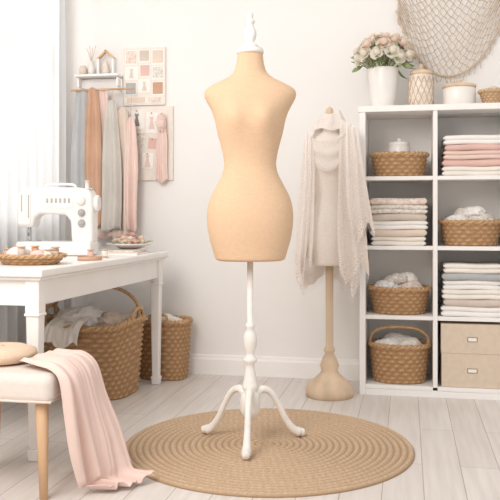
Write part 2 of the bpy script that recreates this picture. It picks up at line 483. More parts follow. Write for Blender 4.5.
# ---------------------------------------------------------------- dress form torso
def torso(name, prof, m, parent, nseg=72, bust=None, e=2.2):
    P = crom([Vector(p) for p in prof], 4)
    V = []; F = []
    for p in P:
        z, a, b2 = p
        for i in range(nseg):
            th = 2*pi*i/nseg
            x = a*sgp(cos(th), e); y = b2*sgp(sin(th), e)
            if bust and sin(th) < 0:
                bz, bx, ba, sx, sz = bust
                g = math.exp(-((z-bz)/sz)**2)*(math.exp(-((x-bx)/sx)**2)+math.exp(-((x+bx)/sx)**2))
                y -= ba*g
            V.append((x, y, z))
    n = len(P)
    for j in range(n-1):
        for i in range(nseg):
            k = (i+1) % nseg
            F.append((j*nseg+i, j*nseg+k, (j+1)*nseg+k, (j+1)*nseg+i))
    F.append(tuple(range(nseg-1, -1, -1))); F.append(tuple((n-1)*nseg+i for i in range(nseg)))
    return mk(name, V, F, m, parent)

df = root('dress_form', (-0.606, 3.033, 0.014), radians(11.3))
S = 1/253.5
def zz(v): return 0.91-(v-215)*S-0.014
rows = [(52, 12.5, 11), (58, 13, 12), (66, 14.3, 13), (73, 17, 14), (78, 23, 15.5), (82, 31, 17), (86, 39, 19), (90, 44.5, 21), (95, 46, 23), (101, 44, 25),
        (110, 39, 28), (120, 35.5, 29), (132, 33, 28), (143, 30, 25.5), (154, 27.3, 22.5), (164, 26, 21.5), (174, 28, 22.5),
        (185, 33.5, 26), (197, 39.5, 29.5), (209, 42.6, 32), (222, 43, 33), (236, 41.2, 32), (248, 38, 30), (255, 36, 29), (259, 34.5, 28), (260.5, 31, 25)]
torso('linen_torso', [(zz(v), a*S, b2*S) for v, a, b2 in rows], M['linen'], df, 80, (zz(120), 0.062, 0.022, 0.045, 0.055), 2.15)
lathe('neck_cap', [(0, zz(54)), (.052, zz(54)), (.054, zz(52)), (.052, zz(49)), (.03, zz(47.5)), (0, zz(47.3))], M['white_old'], df)
fin = [(0, 49), (7, 48.5), (8.5, 46.5), (7, 44.5), (4.5, 43.5), (4, 41), (5.5, 39), (6.5, 35), (6, 31), (4.2, 27), (3.2, 24), (4.8, 22.5), (4.8, 21), (3, 19.5), (2.6, 17), (3.4, 15), (2.8, 12.5), (0, 11.2)]
lathe('finial', [(r*S, zz(v)) for r, v in fin], M['white_old'], df, seg=28)
pole = [(0, 256), (3, 256), (3, 322), (4.5, 324), (5, 327), (3.5, 329), (5.8, 333), (7, 340), (6.2, 348), (4.2, 353), (4, 356), (6.8, 358), (7, 361), (4.4, 363.5),
        (4.6, 368), (6.4, 378), (7.8, 385), (8.2, 388), (6.2, 391), (8.8, 393), (10.2, 400), (10, 410), (7.5, 416), (3, 420), (0, 421)]
lathe('turned_pole', [(r*S, zz(v)) for r, v in pole], M['white_old'], df, seg=32)
for i, a in enumerate((-94, 22, 146)):
    a = radians(a); dx, dy = cos(a), sin(a)
    P = [(0.015, .185), (.05, .205), (.088, .190), (.122, .140), (.152, .080), (.185, .036), (.212, .019), (.236, .017)]
    P = [(dx*r, dy*r, z) for r, z in P]
    tube('cabriole_leg_%d' % (i+1), P, lambda t: 0.0200-0.008*sin(pi*min(1, t*1.15)) if t < .86 else 0.0125+0.004*sin((t-.86)/.14*pi), M['white_old'], df, 14, 6)

# ---------------------------------------------------------------- work desk
dk = root('work_desk', (-1.308, 3.365, 0), radians(-1.2))
DL, DW, DH = 1.40, 0.56, 0.712
box('table_top', (-DW/2+0.0, 0, DH-0.015), (DW+0.05, DL+0.05, 0.03), M['white'], dk, 0.006)
box('top_moulding', (-DW/2, 0, DH-0.036), (DW+0.025, DL+0.025, 0.012), M['white'], dk, 0.004)
for yy, nme in ((-DL/2+.02, 'apron_near'), (DL/2-.02, 'apron_far')): box(nme, (-DW/2, yy, DH-0.09), (DW-0.08, 0.022, 0.096), M['white'], dk)
for xx, nme in ((-.022, 'apron_front'), (-DW+.02, 'apron_back')): box(nme, (xx, 0, DH-0.09), (0.022, DL-0.08, 0.096), M['white'], dk)
k = 0
for xx in (-.028, -DW+.028):
    for yy in (-DL/2+.028, DL/2-.028):
        k += 1
        box('leg_block_%d' % k, (xx, yy, DH-0.10), (0.056, 0.056, 0.13), M['white'], dk, 0.004)
        box('leg_collar_%d' % k, (xx, yy, DH-0.170), (0.062, 0.062, 0.012), M['white'], dk, 0.004)
        box('leg_shaft_%d' % k, (xx, yy, 0.293), (0.052, 0.052, 0.498), M['white'], dk, 0.005, taper=0.72)
        box('leg_foot_%d' % k, (xx, yy, 0.0225), (0.05, 0.05, 0.045), M['white'], dk, 0.006, taper=0.8)

# ---------------------------------------------------------------- sewing machine
sm = root('sewing_machine', (-1.680, 3.59, DH), radians(8)); sm.scale = (.97, 1, 1.02)
def extr(name, outline, y0, y1, m, parent, bev=0.016):
    n = len(outline); V = [(x, y0, z) for x, z in outline]+[(x, y1, z) for x, z in outline]
    F = [tuple(range(n)), tuple(range(2*n-1, n-1, -1))]+[(i, (i+1) % n, n+(i+1) % n, n+i) for i in range(n)]
    o = mk(name, V, F, m, parent)
    b3 = o.modifiers.new('b', 'BEVEL'); b3.width = bev; b3.segments = 4; b3.limit_method = 'ANGLE'; b3.angle_limit = radians(25)
    o.modifiers.new('wn', 'WEIGHTED_NORMAL'); return o
box('bed', (0, 0.0, 0.035), (0.38, 0.17, 0.066), M['plastic'], sm, 0.014, segs=4)
box('rubber_foot', (0, 0, 0.003), (0.34, 0.14, 0.006), M['dark'], sm, 0.001)
extr('body', [(-.19, .135), (-.195, .20), (-.19, .285), (-.165, .318), (-.05, .327), (.12, .325), (.175, .315), (.192, .28), (.192, .06), (.085, .06), (.08, .165), (.055, .195), (-.08, .20), (-.105, .18), (-.112, .135)], -.055, .06, M['plastic'], sm, 0.02)
box('face_plate', (-.152, -.058, .225), (.062, .006, .15), M['plastic'], sm, .003)
box('thread_slot', (-.130, -.063, .235), (.004, .003, .11), M['grey'], sm, .001)
box('thread_slot_2', (-.165, -.063, .25), (.004, .003, .08), M['grey'], sm, .001)
box('stitch_panel', (.02, -.057, .255), (.15, .005, .055), M['offwhite'], sm, .002)
for i in range(6): box('stitch_mark_%d' % i, (-.035+i*.022, -.0605, .262), (.010, .001, .022), M['grey'], sm, 0)
for i, (x, z, r) in enumerate(((.135, .262, .022), (.138, .205, .018), (.138, .155, .018))):
    lathe('dial_%d' % i, [(0, 0), (r, 0), (r, .010), (r*.8, .014), (r*.3, .022), (0, .022)], M['grey'] if i else M['offwhite'], sm, (x, -.055, z), 24, (radians(90), 0, 0))
lathe('needle_bar', [(0, .095), (.0045, .095), (.0045, .15), (0, .15)], M['metal'], sm, (-.15, -.005, 0), 12)
lathe('needle', [(0, .066), (.0015, .07), (.0015, .1), (0, .1)], M['metal'], sm, (-.15, -.005, 0), 8)
box('presser_foot', (-.15, -.012, .072), (.018, .035, .004), M['metal'], sm, .001)
box('presser_bar', (-.142, .008, .105), (.006, .006, .07), M['metal'], sm, .001)
box('needle_plate', (-.14, 0, .069), (.08, .1, .003), M['metal'], sm, .001)
lathe('hand_wheel', [(0, 0), (.036, 0), (.04, .006), (.04, .018), (.034, .024), (.012, .02), (0, .02)], M['offwhite'], sm, (.19, .0, .25), 32, (0, radians(90), 0))
tube('carry_handle', [(-.07, .01, .322), (-.06, .01, .338), (-.02, .01, .342), (.04, .01, .342), (.08, .01, .338), (.09, .01, .322)], .007, M['plastic'], sm, 10)
lathe('thread_spool', [(0, 0), (.014, 0), (.014, .003), (.010, .004), (.010, .036), (.014, .037), (.014, .04), (0, .04)], M['cream'], sm, (.145, .02, .320), 20)
lathe('bobbin_winder', [(0, 0), (.009, 0), (.009, .01), (.003, .012), (.003, .02), (0, .02)], M['metal'], sm, (.175, -.01, .314), 16)

# desk-top tray with spools and pincushions
nb = root('notions_tray', (-1.49, 2.93, DH))
basket(nb, .140, .115, .035, M['wicker'], 2.0, .22, 3, 20, .004, .007)
lathe('pincushion', [(0, .010), (.035, .012), (.05, .03), (.046, .055), (.025, .068), (0, .070)], M['cream'], nb, (-.035, -.03, 0), 24)
lathe('pincushion_2', [(0, .010), (.025, .012), (.035, .03), (.03, .05), (.012, .058), (0, .059)], M['pink'], nb, (.055, -.045, 0), 24)
crumple('ribbon_scraps', (.0, .055, .03), (.08, .035, .04), M['offwhite'], nb, 3)
def spool(par, nme, x, y, z, m, r=.016, h=.046, rot=(0, 0, 0)):
    lathe(nme+'_core', [(0, 0), (r*1.1, 0), (r*1.1, .004), (r*.5, .006), (r*.5, h-.006), (r*1.1, h-.004), (r*1.1, h), (0, h)], M['wood'], par, (x, y, z), 20, rot)
    lathe(nme+'_thread', [(r*.4, .007), (r*.9, .007), (r*.95, h*.5), (r*.9, h-.007), (r*.4, h-.007)], m, par, (x, y, z), 20, rot)
for i, (x, y, m) in enumerate(((-.10, .0, 'rose'), (-.085, .045, 'greyblue'), (.02, .0, 'rust'), (.10, .01, 'beige'), (.085, .05, 'rose'), (.0, -.075, 'taupe'), (.095, -.04, 'cream'))):
    spool(nb, 'spool_%d' % i, x, y, .012, M[m], .016, .05+.006*(i % 3))
cp = root('porcelain_cup', (-1.66, 3.13, DH))
lathe('cup', [(0, 0), (.02, 0), (.03, .012), (.036, .05), (.034, .05), (.028, .014), (0, .006)], M['ceramic'], cp)
tube('cup_handle', [(.034, 0, .042), (.052, 0, .04), (.054, 0, .022), (.03, 0, .015)], .003, M['ceramic'], cp)
tp = root('measuring_tape', (-1.37, 3.20, DH))
def tapef(s, t):
    i = s*17+2; r = .012+.0025*i
    return (r*cos(i*.75)+.02*s, r*sin(i*.75), .002+t*.016)
cloth('tape', tapef, 120, 2, M['rust'], tp, .0008)
for i, (x, y, m) in enumerate(((-1.40, 3.33, 'rose'), (-1.36, 3.40, 'cream'), (-1.53, 3.20, 'taupe'))):
    sp = root('thread_spool', (x, y, DH)); spool(sp, 'spool', 0, 0, 0, M[m], .015, .042)

mg = root('pattern_magazines', (-1.395, 3.78, DH), radians(4))
box('magazine_1', (0, 0, .004), (.17, .23, .008), M['paper'], mg, .001)
box('magazine_2', (.0, .0, .0115), (.16, .22, .007), M['pink'], mg, .001, (0, 0, .08))
box('magazine_3', (-.0, 0, .018), (.15, .21, .006), M['floral2'], mg, .001, (0, 0, -.05))
pl = root('flower_plate', (-1.42, 3.90, DH+.022))
lathe('plate', [(0, 0), (.05, 0), (.10, .018), (.125, .026), (.123, .029), (.095, .021), (.05, .006), (0, .005)], M['ceramic'], pl)
fp = Acc(); rn = random.Random(9)
ptsf = []
for _ in range(3000):
    a = rn.uniform(0, 2*pi); rr_ = .085*sqrt(rn.random()); p = Vector((rr_*cos(a), rr_*sin(a)*.9, .034+.040*(1-(rr_/.085)**2)))
    if all((p-q_).length > .036 for q_ in ptsf): ptsf.append(p)
    if len(ptsf) > 17: break
for i, p in enumerate(ptsf):
    rose(fp, p, Vector((p.x*6, p.y*6, .7)), rn.uniform(.023, .029), (2, 0, 1, 2, 1)[i % 5])
for i in range(16):
    a = 2*pi*i/16+.2*rn.random(); d = Vector((cos(a), sin(a), .15)); b0 = d*.075+Vector((0, 0, .02)); sd = Vector((-sin(a), cos(a), 0)); V = []; F = []
    for j in range(6):
        t = j/5; wv = .009*max(0, sin(pi*t)); c_ = b0+d*.045*t
        V += [c_-sd*wv, c_+Vector((0, 0, .003)), c_+sd*wv]
    for j in range(5):
        for k2 in range(2): q_ = j*3+k2; F.append((q_, q_+1, q_+4, q_+3))
    fp.add(V, F, 3)
mk('flower_heads', fp.V, fp.F, None, pl, True, mats=[M['petal'], M['petal2'], M['petal3'], M['leaf']], midx=fp.I)

# ---------------------------------------------------------------- baskets under desk
hb = root('wicker_hamper', (-1.575, 3.79, 0), radians(-3))
basket(hb, .235, .19, .355, M['wicker'], 3.6, .12, 15, 24, .009, .013, .03)
crumple('linen_heap', (-.06, -.02, .34), (.15, .14, .10), M['offwhite'], hb, 4, 10, .4)
crumple('linen_heap_2', (.09, .03, .33), (.12, .13, .08), M['beige'], hb, 5, 10, .4)
def spill(s, t):
    x = -.16+.19*s; f = .007*noise.noise(Vector((s*7, t*1.5, 0)))*2+.003*sin(s*31)
    P = [(-.05, .40), (-.13, .39), (-.185, .380), (-.218, .355), (-.222, .31), (-.220, .27)]
    q = t*(len(P)-1); i = min(int(q), len(P)-2); k = q-i
    return (x+.01*sin(5*t), P[i][0]*(1-k)+P[i+1][0]*k-abs(f), P[i][1]*(1-k)+P[i+1][1]*k+f*.5+.02*sin(s*9)*t)
cloth('lining_spill', spill, 50, 24, M['cream'], hb, .002)
for sx in (-1, 1):
    tube('handle_%d' % (sx+2), [(sx*.232, -.07, .36), (sx*.242, -.06, .42), (sx*.245, 0, .440), (sx*.242, .06, .42), (sx*.232, .07, .36)], .010, M['wicker'], hb)
tube('hoop_handle', [(-.232, .03, .36), (-.225, .03, .46), (-.14, .03, .525), (0, .03, .545), (.14, .03, .525), (.225, .03, .46), (.232, .03, .36)], .009, M['wicker'], hb, 10)
wb = root('wicker_basket', (-1.335, 4.220, 0))
basket(wb, .145, .105, .32, M['wicker'], 3.2, .12, 14, 20, .007, .011)
crumple('cloth_heap', (0, 0, .29), (.11, .08, .06), M['cream'], wb, 8, 10, .4)
tube('handle_1', [(-.05, -.107, .32), (-.04, -.112, .36), (.04, -.112, .36), (.05, -.107, .32)], .008, M['wicker'], wb)

# ---------------------------------------------------------------- stool
st = root('upholstered_stool', (-1.30, 2.465, 0))
box('seat', (0, 0, .355), (.40, .34, .095), M['seat'], st, .030, segs=5)
tube('seat_piping', [(x*.193, y*.163, .318) for x, y in ((-1, -.85), (-.88, -1), (.88, -1), (1, -.85), (1, .85), (.88, 1), (-.88, 1), (-1, .85))], .004, M['seat'], st, 8, 4, True)
k = 0
for sx in (-1, 1):
    for sy in (-1, 1):
        k += 1
        tube('leg_%d' % k, [(sx*.150, sy*.125, .315), (sx*.163, sy*.138, .0)], lambda t: .021-.008*t, M['wood'], st, 16, 1)
cs = root('round_cushion', (-1.37, 2.49, .402))
lathe('cushion', [(0, .004), (.07, .0), (.10, .008), (.118, .026), (.112, .044), (.08, .056), (.03, .060), (.006, .054), (0, .053)], linen('cushion_linen', (228, 202, 177)), cs, seg=48, rough=.03)
lathe('cushion_button', [(0, .052), (.008, .053), (.007, .058), (0, .06)], M['wood'], cs, seg=12)

L0 = [(-1.26, 2.40, .425), (-1.18, 2.36, .418), (-1.115, 2.335, .41), (-1.082, 2.325, .375), (-1.068, 2.325, .27), (-1.06, 2.335, .15), (-1.050, 2.36, .05), (-1.04, 2.375, .015), (-1.0, 2.39, .012), (-.955, 2.40, .012)]
R0 = [(-1.22, 2.61, .43), (-1.17, 2.61, .422), (-1.115, 2.61, .415), (-1.080, 2.605, .38), (-1.050, 2.61, .28), (-1.00, 2.61, .16), (-.960, 2.59, .06), (-.925, 2.57, .018), (-.88, 2.55, .012), (-.84, 2.54, .012)]
LL = crom(L0, 10); RR = crom(R0, 10)
def thr(s, t):
    q = t*(len(LL)-1); i = min(int(q), len(LL)-2); k = q-i
    a = LL[i].lerp(LL[i+1], k); b4 = RR[i].lerp(RR[i+1], k)
    s2 = s+.06*noise.noise(Vector((s*2.5, t*2, 5)))
    p = a.lerp(b4, s2)
    amp = .003+.014*min(1, t*1.8)
    n1 = noise.noise(Vector((s*7.5+.5*t, t*1.6, 1.7))); n2 = noise.noise(Vector((s*16+1.2*t, t*2.2, 9)))
    f = 1.5*n1+.6*n2+.5*sin(2*pi*3.2*s+1.4*t)
    bl = max(0, min(1, (t-.18)/.12))*max(0, min(1, (.80-t)/.14))
    p = p+Vector((1, -.25, 0))*(amp*(f+1.1)*bl)+Vector((0, 0, 1))*((1-bl)*amp*1.0*max(0.05, f+1.0))
    if t > .75: p += Vector((.05*noise.noise(Vector((s*3, 2, 2))), .02*noise.noise(Vector((s*4, 7, 2))), 0))*(t-.75)*4
    return p
cloth('pink_throw', thr, 120, 100, M['pink'], None, .002)

# ---------------------------------------------------------------- wall shelf, boards, hanging cloth
ws = root('wall_peg_shelf', (-1.765, YW, 1.72))
box('shelf_board', (0, -.045, 0), (.27, .09, .014), M['white'], ws)
box('back_rail', (0, -.008, -.04), (.27, .016, .06), M['white'], ws)
for sx in (-1, 1): box('bracket_%d' % (sx+2), (sx*.12, -.035, -.035), (.012, .055, .055), M['white'], ws)
box('house_frame_side', (-.0, -.04, .055), (.012, .03, .095), M['white'], ws)
box('house_frame_side_2', (.09, -.04, .055), (.012, .03, .095), M['white'], ws)
box('house_roof', (.022, -.04, .125), (.075, .03, .010), M['wood'], ws, .002, (0, radians(-42), 0))
box('house_roof_2', (.068, -.04, .125), (.075, .03, .010), M['wood'], ws, .002, (0, radians(42), 0))
lathe('bottle', [(0, 0), (.02, 0), (.021, .04), (.010, .055), (.009, .075), (.012, .078), (0, .079)], M['ceramic_r'], ws, (.045, -.045, .007), 20)
lathe('bottle_2', [(0, 0), (.018, 0), (.018, .05), (.008, .06), (.008, .08), (.010, .082), (0, .083)], M['ceramic'], ws, (-.045, -.045, .007), 20)
lathe('jar', [(0, 0), (.022, 0), (.023, .04), (.018, .05), (.018, .056), (0, .058)], M['beige'], ws, (-.095, -.045, .007), 20)
for i in range(4):
    tube('dried_stem_%d' % i, [(-.045, -.045, .085), (-.045+.01*(i-1.5), -.045, .13), (-.045+.02*(i-1.5), -.045, .17+.01*(i % 2))], .0015, M['twine'], ws, 5)
gr = root('hanging_fabric_rail', (0, YW, 0))
tube('rail', [(-1.92, -.085, 1.635), (-1.53, -.085, 1.635)], .006, M['wood'], gr, 10, 1)
for xx in (-1.91, -1.64): tube('rail_bracket', [(xx, -.003, 1.635), (xx, -.085, 1.635)], .005, M['white'], gr, 8, 1)
gs = [('grey_scarf', -1.850, .150, 1.635, .93, 'greyblue'), ('rust_scarf', -1.783, .115, 1.635, .84, 'rust'), ('pink_scarf', -1.725, .110, 1.635, .78, 'pink'),
      ('stone_scarf', -1.662, .115, 1.56, .82, 'sage'), ('beige_scarf', -1.600, .105, 1.52, .78, 'beige'), ('rose_scarf', -1.548, .085, 1.46, .82, 'pink')]
for i, (n_, x, W, zt, zb, m) in enumerate(gs):
    yy = -.080-.020*(i % 2)
    hang(n_, x, W, yy, zt+.012, zb, 1.4+.5*(i % 2), .017, M[m], gr, .5, i*1.3)
    if zt < 1.6: tube(n_+'_loop', [(x, yy, zt+.005), (x+.003, -.088, 1.637)], .002, M['twine'], gr, 6, 1)
def sketch_dress(par, nme, x, z, s, m):
    O = [(-.25, 1), (-.1, .85), (.1, .85), (.25, 1), (.32, .75), (.18, .35), (.5, -1), (-.5, -1), (-.18, .35), (-.32, .75)]
    V = [(x+a*s*.5, -.0103, z+b_*s*.5) for a, b_ in O]
    mk(nme, V, [tuple(range(len(V)))], m, par, False)
ps = root('inspiration_board', (-1.495, YW-.008, 1.715))
box('backing', (0, 0, 0), (.255, .012, .335), M['board'], ps, .002)
prn = [(-.080, .112, .074, .086, 'floral'), (.0, .118, .066, .072, 'taupe'), (.082, .110, .074, .088, 'beige'), (-.078, .020, .080, .078, 'paper'), (.004, .032, .064, .074, 'rose'), (.082, .018, .072, .076, 'floral2'),
       (-.082, -.070, .070, .078, 'greyblue'), (.0, -.055, .074, .078, 'paper'), (.082, -.072, .070, .080, 'rust'), (-.050, -.138, .130, .036, 'beige'), (.065, -.140, .09, .036, 'floral')]
for k, (x, z, w_, h_, m) in enumerate(prn):
    box('photo_card_%d' % k, (x, -.007, z), (w_, .002, h_), M['paper'], ps, 0)
    if m != 'paper': box('photo_print_%d' % k, (x, -.0088, z+.002), (w_*.86, .0016, h_*.84), M[m], ps, 0)
    else: sketch_dress(ps, 'dress_sketch_%d' % k, x, z, .055, M['beige'])
lb = root('pinned_fabric_board', (-1.465, YW-.008, 1.325))
box('canvas_panel', (0, 0, 0), (.285, .012, .43), M['board'], lb, .002)
for i, (x, z, w_, h_, m) in enumerate(((-.075, .14, .085, .11, 'paper'), (-.065, .02, .085, .08, 'floral2'), (.015, .12, .068, .12, 'paper'), (-.01, -.1, .07, .09, 'paper'), (.02, .0, .05, .06, 'rose'), (-.085, -.09, .05, .07, 'beige'))):
    box('card_%d' % i, (x, -.0072, z), (w_, .003, h_), M[m], lb, 0, (0, radians((i-1)*2), 0))
    if m == 'paper': sketch_dress(lb, 'dress_sketch_%d' % i, x, z, .075, M['pencil' if i == 0 else 'pink'])
for i, (x, z) in enumerate(((-.075, .19), (.015, .175), (-.01, -.06), (-.065, .055), (.02, .025))):
    lathe('push_pin_%d' % i, [(0, 0), (.004, 0), (.004, .006), (0, .007)], M['rust'], lb, (x, -.009, z), 10, (radians(90), 0, 0))
rb = root('pink_ribbon_bundle', (-1.385, YW-.014, 0))
hang('ribbon_drape', 0, .070, -.022, 1.50, 1.10, 2.2, .008, M['pink'], rb, .3, 1.0)
crumple('ribbon_bow', (0, -.026, 1.44), (.028, .02, .05), M['pink'], rb, 5, 9, .5, False)

# ---------------------------------------------------------------- lace-draped dress form
l2 = root('lace_draped_dress_form', (-0.382, 3.950, 0), radians(11.3))
S2 = 1/197.0
def z2(v): return 0.91-(v-215)*S2
rows2 = [(122, 6, 5.5), (128, 6.5, 6), (133, 8, 7), (137, 13, 9), (141, 19, 10.5), (145, 22, 12), (150, 22, 13), (158, 19.5, 14.5), (168, 18.5, 15), (180, 16.5, 13), (194, 14.5, 11.5), (204, 15.5, 12.5),
         (218, 19.5, 15), (232, 21.5, 16.5), (246, 21, 16.5), (258, 19, 15), (263, 18, 14), (265, 16, 12)]
torso('cream_torso', [(z2(v), a*S2, b2*S2) for v, a, b2 in rows2], M['linen2'], l2, 64, (z2(165), .045, .018, .035, .045), 2.15)
lathe('neck_knob', [(0, z2(123)), (.03, z2(123)), (.032, z2(121)), (.012, z2(119)), (.01, z2(117)), (.02, z2(114)), (.018, z2(110)), (0, z2(107))], M['wood2'], l2)
pf = [(0, 262), (3.8, 262), (3.8, 345), (5.5, 348), (5.5, 350), (4, 352), (7.5, 358), (9.5, 364), (8, 369), (10, 372), (14, 376), (19, 380), (22.5, 384), (23.5, 388), (23.5, 394.2), (0, 394.2)]
lathe('turned_wood_stand', [(r*S2, max(0, z2(v))) for r, v in pf], M['wood2'], l2, seg=40, rough=.01)
def surf_r(z):
    if z > 1.29:
        k = max(0, (1.40-z)/.11); return .038+.084*k**.8, .036+.038*k
    k = (1.29-z)/.6; return .122+.022*k, .074+.040*k
def shw(s, t):
    ang = radians(-140+s*(-360+90))
    sx = cos(ang); sy = sin(ang)
    tri = abs(((ang*4/pi) % 2)-1)
    hem = .52+.12*tri+.02*sin(ang*3)
    zt = 1.405; z = zt-(zt-hem)*t
    a, b5 = surf_r(z)
    n1 = noise.noise(Vector((cos(ang)*2.6, sin(ang)*2.6, t*.8+2)))
    fold = (.001+.020*min(1, t*1.3))*(1.3*n1+.5*sin(8*ang+1.2*t))
    if sx > 0: fold = min(fold, .004)
    if sx < 0: a += .012*t
    return ((a+fold)*sx, (b5+min(fold, .012))*sy, z)
def fall(x0, x1, z0, zl, d0, sd, tw, narrow=.5):
    def fn(s, t):
        xm = (x0+x1)/2
        x = xm+(x1-x0)*(s-.5)*(narrow+(1-narrow)*min(1, t*1.3))+tw*t*t
        tri = abs(((s*2+.5) % 2)-1)
        z = z0-.03*s-(zl-.12*tri)*t
        n1 = noise.noise(Vector((s*4+sd, t*.9, sd)))
        y = -.062-d0*sin(pi*.5*min(1, t*2.2+.05))-.026*n1*(.2+t)-.014*sin(s*13+1.5*t)*(.3+.7*t)
        return (x, y, z)
    return fn
pieces = [('lace_shawl_back', shw, 220, 70), ('lace_right_fall', fall(.010, .155, 1.385, .80, .050, 2.0, .025), 70, 60),
          ('lace_right_layer', fall(.045, .160, 1.365, .58, .072, 6.0, .045), 60, 50), ('lace_left_fall', fall(-.135, -.075, 1.32, .70, .030, 11.0, -.025, .7), 40, 50)]
def hemband(fn, w0):
    def g(s, t):
        p = Vector(fn(s, w0+(1-w0)*t))
        d = Vector((p.x, p.y, 0)); d = d.normalized() if d.length > 0 else d
        return p+d*.002+Vector((0, 0, -.010*abs(sin(s*45))*t))
    return g
for n_, fn, a_, b_ in pieces:
    cloth(n_, fn, a_, b_, M['lace'], l2, 0)
    cloth(n_+'_border', hemband(fn, .90), a_*2, 6, M['lace_hem'], l2, 0)
def swag(s, t):
    A_ = Vector((.10, -.055, 1.30)); B_ = Vector((-.115, -.030, 1.24))
    p = A_.lerp(B_, s); sag = sin(pi*s)
    y = -.088-.016*sin(pi*s)-.006*sin(t*14+s*3)
    ed = abs(2*s-1)**3
    return (p.x, y*(1-ed)+p.y*ed, p.z+.045-.10*sag*(.35+.65*t)-.09*t)
cloth('lace_chest_swag', swag, 50, 30, M['lace'], l2, 0)
def collar(s, t):
    ang = 2*pi*s; a = .046+.050*t+.005*sin(ang*7+2*t); b5 = .042+.028*t+.005*sin(ang*7+2*t)
    return (a*cos(ang)+.004, b5*sin(ang)-.004, 1.420-.085*t+.018*cos(ang)*(1-t)+.006*sin(ang*5))
cloth('shawl_collar', collar, 120, 14, M['lace'], l2, 0)
acc = Acc()
for n_, fn, cnt in (('a', pieces[0][1], 90), ('b', pieces[1][1], 26), ('c', pieces[2][1], 20), ('d', pieces[3][1], 12)):
    for i in range(cnt):
        p = Vector(fn((i+.5)/cnt, 1.0)); V, F = tube_geo([p, p+Vector((0, 0, -.018)), p+Vector((.003*sin(i*5), .003*cos(i*3), -.036))], .0009, 4); acc.add(V, F)
mk('shawl_fringe', acc.V, acc.F, M['offwhite'], l2)

# ---------------------------------------------------------------- bookcase
SX0, SX1, SYF, SYB, SH = -.235, .515, 4.0, 4.335, 1.46
bc = root('cube_bookcase', (0, 0, 0))
T = .03
def bb(n, a, b6, bev=.002):
    box(n, [(a[i]+b6[i])/2 for i in range(3)], [b6[i]-a[i] for i in range(3)], M['white'], bc, bev)
bb('side_left', (SX0, SYF, 0), (SX0+T, SYB, SH-T)); bb('side_right', (SX1-T, SYF, 0), (SX1, SYB, SH-T))
bb('top_board', (SX0-.004, SYF-.004, SH-T), (SX1+.004, SYB, SH))
xd = .139
bb('divider', (xd-.011, SYF+.002, .05), (xd+.011, SYB-.012, SH-T))
Zs = [.055, .405, .755, 1.105]
for i, z in enumerate(Zs):
    bb('shelf_left_%d' % i, (SX0+T, SYF+.002, z-.02), (xd-.011, SYB-.012, z)); bb('shelf_right_%d' % i, (xd+.011, SYF+.002, z-.02), (SX1-T, SYB-.012, z))
bb('back_panel', (SX0+T, SYB-.012, .0), (SX1-T, SYB, SH-T)); bb('plinth', (SX0+T, SYF+.006, 0), (SX1-T, SYF+.022, .035))
c1 = (SX0+T+xd-.011)/2; c2 = (SX1-T+xd+.011)/2
ym = 4.145
b1 = root('storage_basket', (c1, ym, Zs[3])); basket(b1, .142, .12, .115, M['wicker'], 2.4, .14, 6, 20, .006, .009)
lathe('lidded_pot', [(0, .03), (.05, .03), (.055, .06), (.055, .15), (.05, .165), (.053, .17), (.05, .18), (.02, .186), (.01, .19), (.012, .20), (0, .204)], M['ceramic'], b1, (.0, 0, 0), 32)
crumple('cloth_packing', (0, 0, .07), (.11, .09, .05), M['offwhite'], b1, 11, 9, .3)
stack('folded_fabric_stack', (c2+.005, ym, Zs[3]), .29, .25, [(.046, M['cream']), (.036, M['rose']), (.044, M['pink']), (.030, M['rose']), (.046, M['offwhite'])])
stack('folded_fabric_stack', (c1, ym, Zs[2]), .28, .25, [(.046, M['cream']), (.036, M['beige']), (.044, M['offwhite']), (.036, M['taupe']), (.044, M['floral2']), (.034, M['floral'])])
b2_ = root('storage_basket', (c2, ym, Zs[2])); basket(b2_, .15, .125, .12, M['wicker'], 2.4, .14, 6, 20, .006, .009)
for i, (x, y, z, r, m) in enumerate(((-.06, -.02, .11, .055, 'offwhite'), (.05, -.03, .11, .06, 'floral2'), (0, .03, .13, .07, 'cream'), (.02, -.02, .16, .045, 'offwhite'))):
    crumple('soft_roll_%d' % i, (x, y, z), (r*1.2, r, r*.9), M[m], b2_, 20+i, 9, .35)
b3_ = root('storage_basket', (c1, ym-.01, Zs[1])); basket(b3_, .152, .128, .13, M['wicker'], 2.2, .16, 7, 22, .006, .009)
for i, (x, y, z, r, m) in enumerate(((-.06, -.03, .12, .06, 'offwhite'), (.06, -.03, .12, .055, 'floral'), (0, .03, .14, .07, 'cream'), (-.01, -.03, .165, .045, 'floral2'), (.045, .01, .17, .04, 'offwhite'))):
    crumple('soft_roll_%d' % i, (x, y, z), (r*1.2, r, r*.9), M[m], b3_, 30+i, 9, .35)
stack('folded_fabric_stack', (c2+.003, ym, Zs[1]), .30, .25, [(.05, M['offwhite']), (.036, M['taupe']), (.048, M['cream']), (.046, M['offwhite']), (.036, M['greyblue']), (.045, M['cream'])])
b4_ = root('storage_basket', (c1, ym-.01, Zs[0])); basket(b4_, .15, .125, .19, M['wicker'], 2.2, .12, 9, 22, .006, .010)
for i, (x, y, z, r, m) in enumerate(((-.05, -.02, .17, .065, 'offwhite'), (.05, -.02, .17, .065, 'cream'), (0, .04, .18, .07, 'offwhite'))):
    crumple('soft_roll_%d' % i, (x, y, z), (r*1.2, r, r*.8), M[m], b4_, 40+i, 9, .35)
tube('hoop_handle', [(-.148, -.03, .18), (-.14, -.04, .235), (-.09, -.06, .275), (0, -.07, .285), (.09, -.06, .275), (.14, -.04, .235), (.148, -.03, .18)], .007, M['wicker'], b4_, 10)
sb = root('storage_box', (c2, ym-.0, Zs[0]))
box('body', (0, 0, .085), (.296, .266, .170), M['box'], sb, .004)
box('deep_lid', (0, 0, .241), (.302, .272, .148), M['box'], sb, .005)
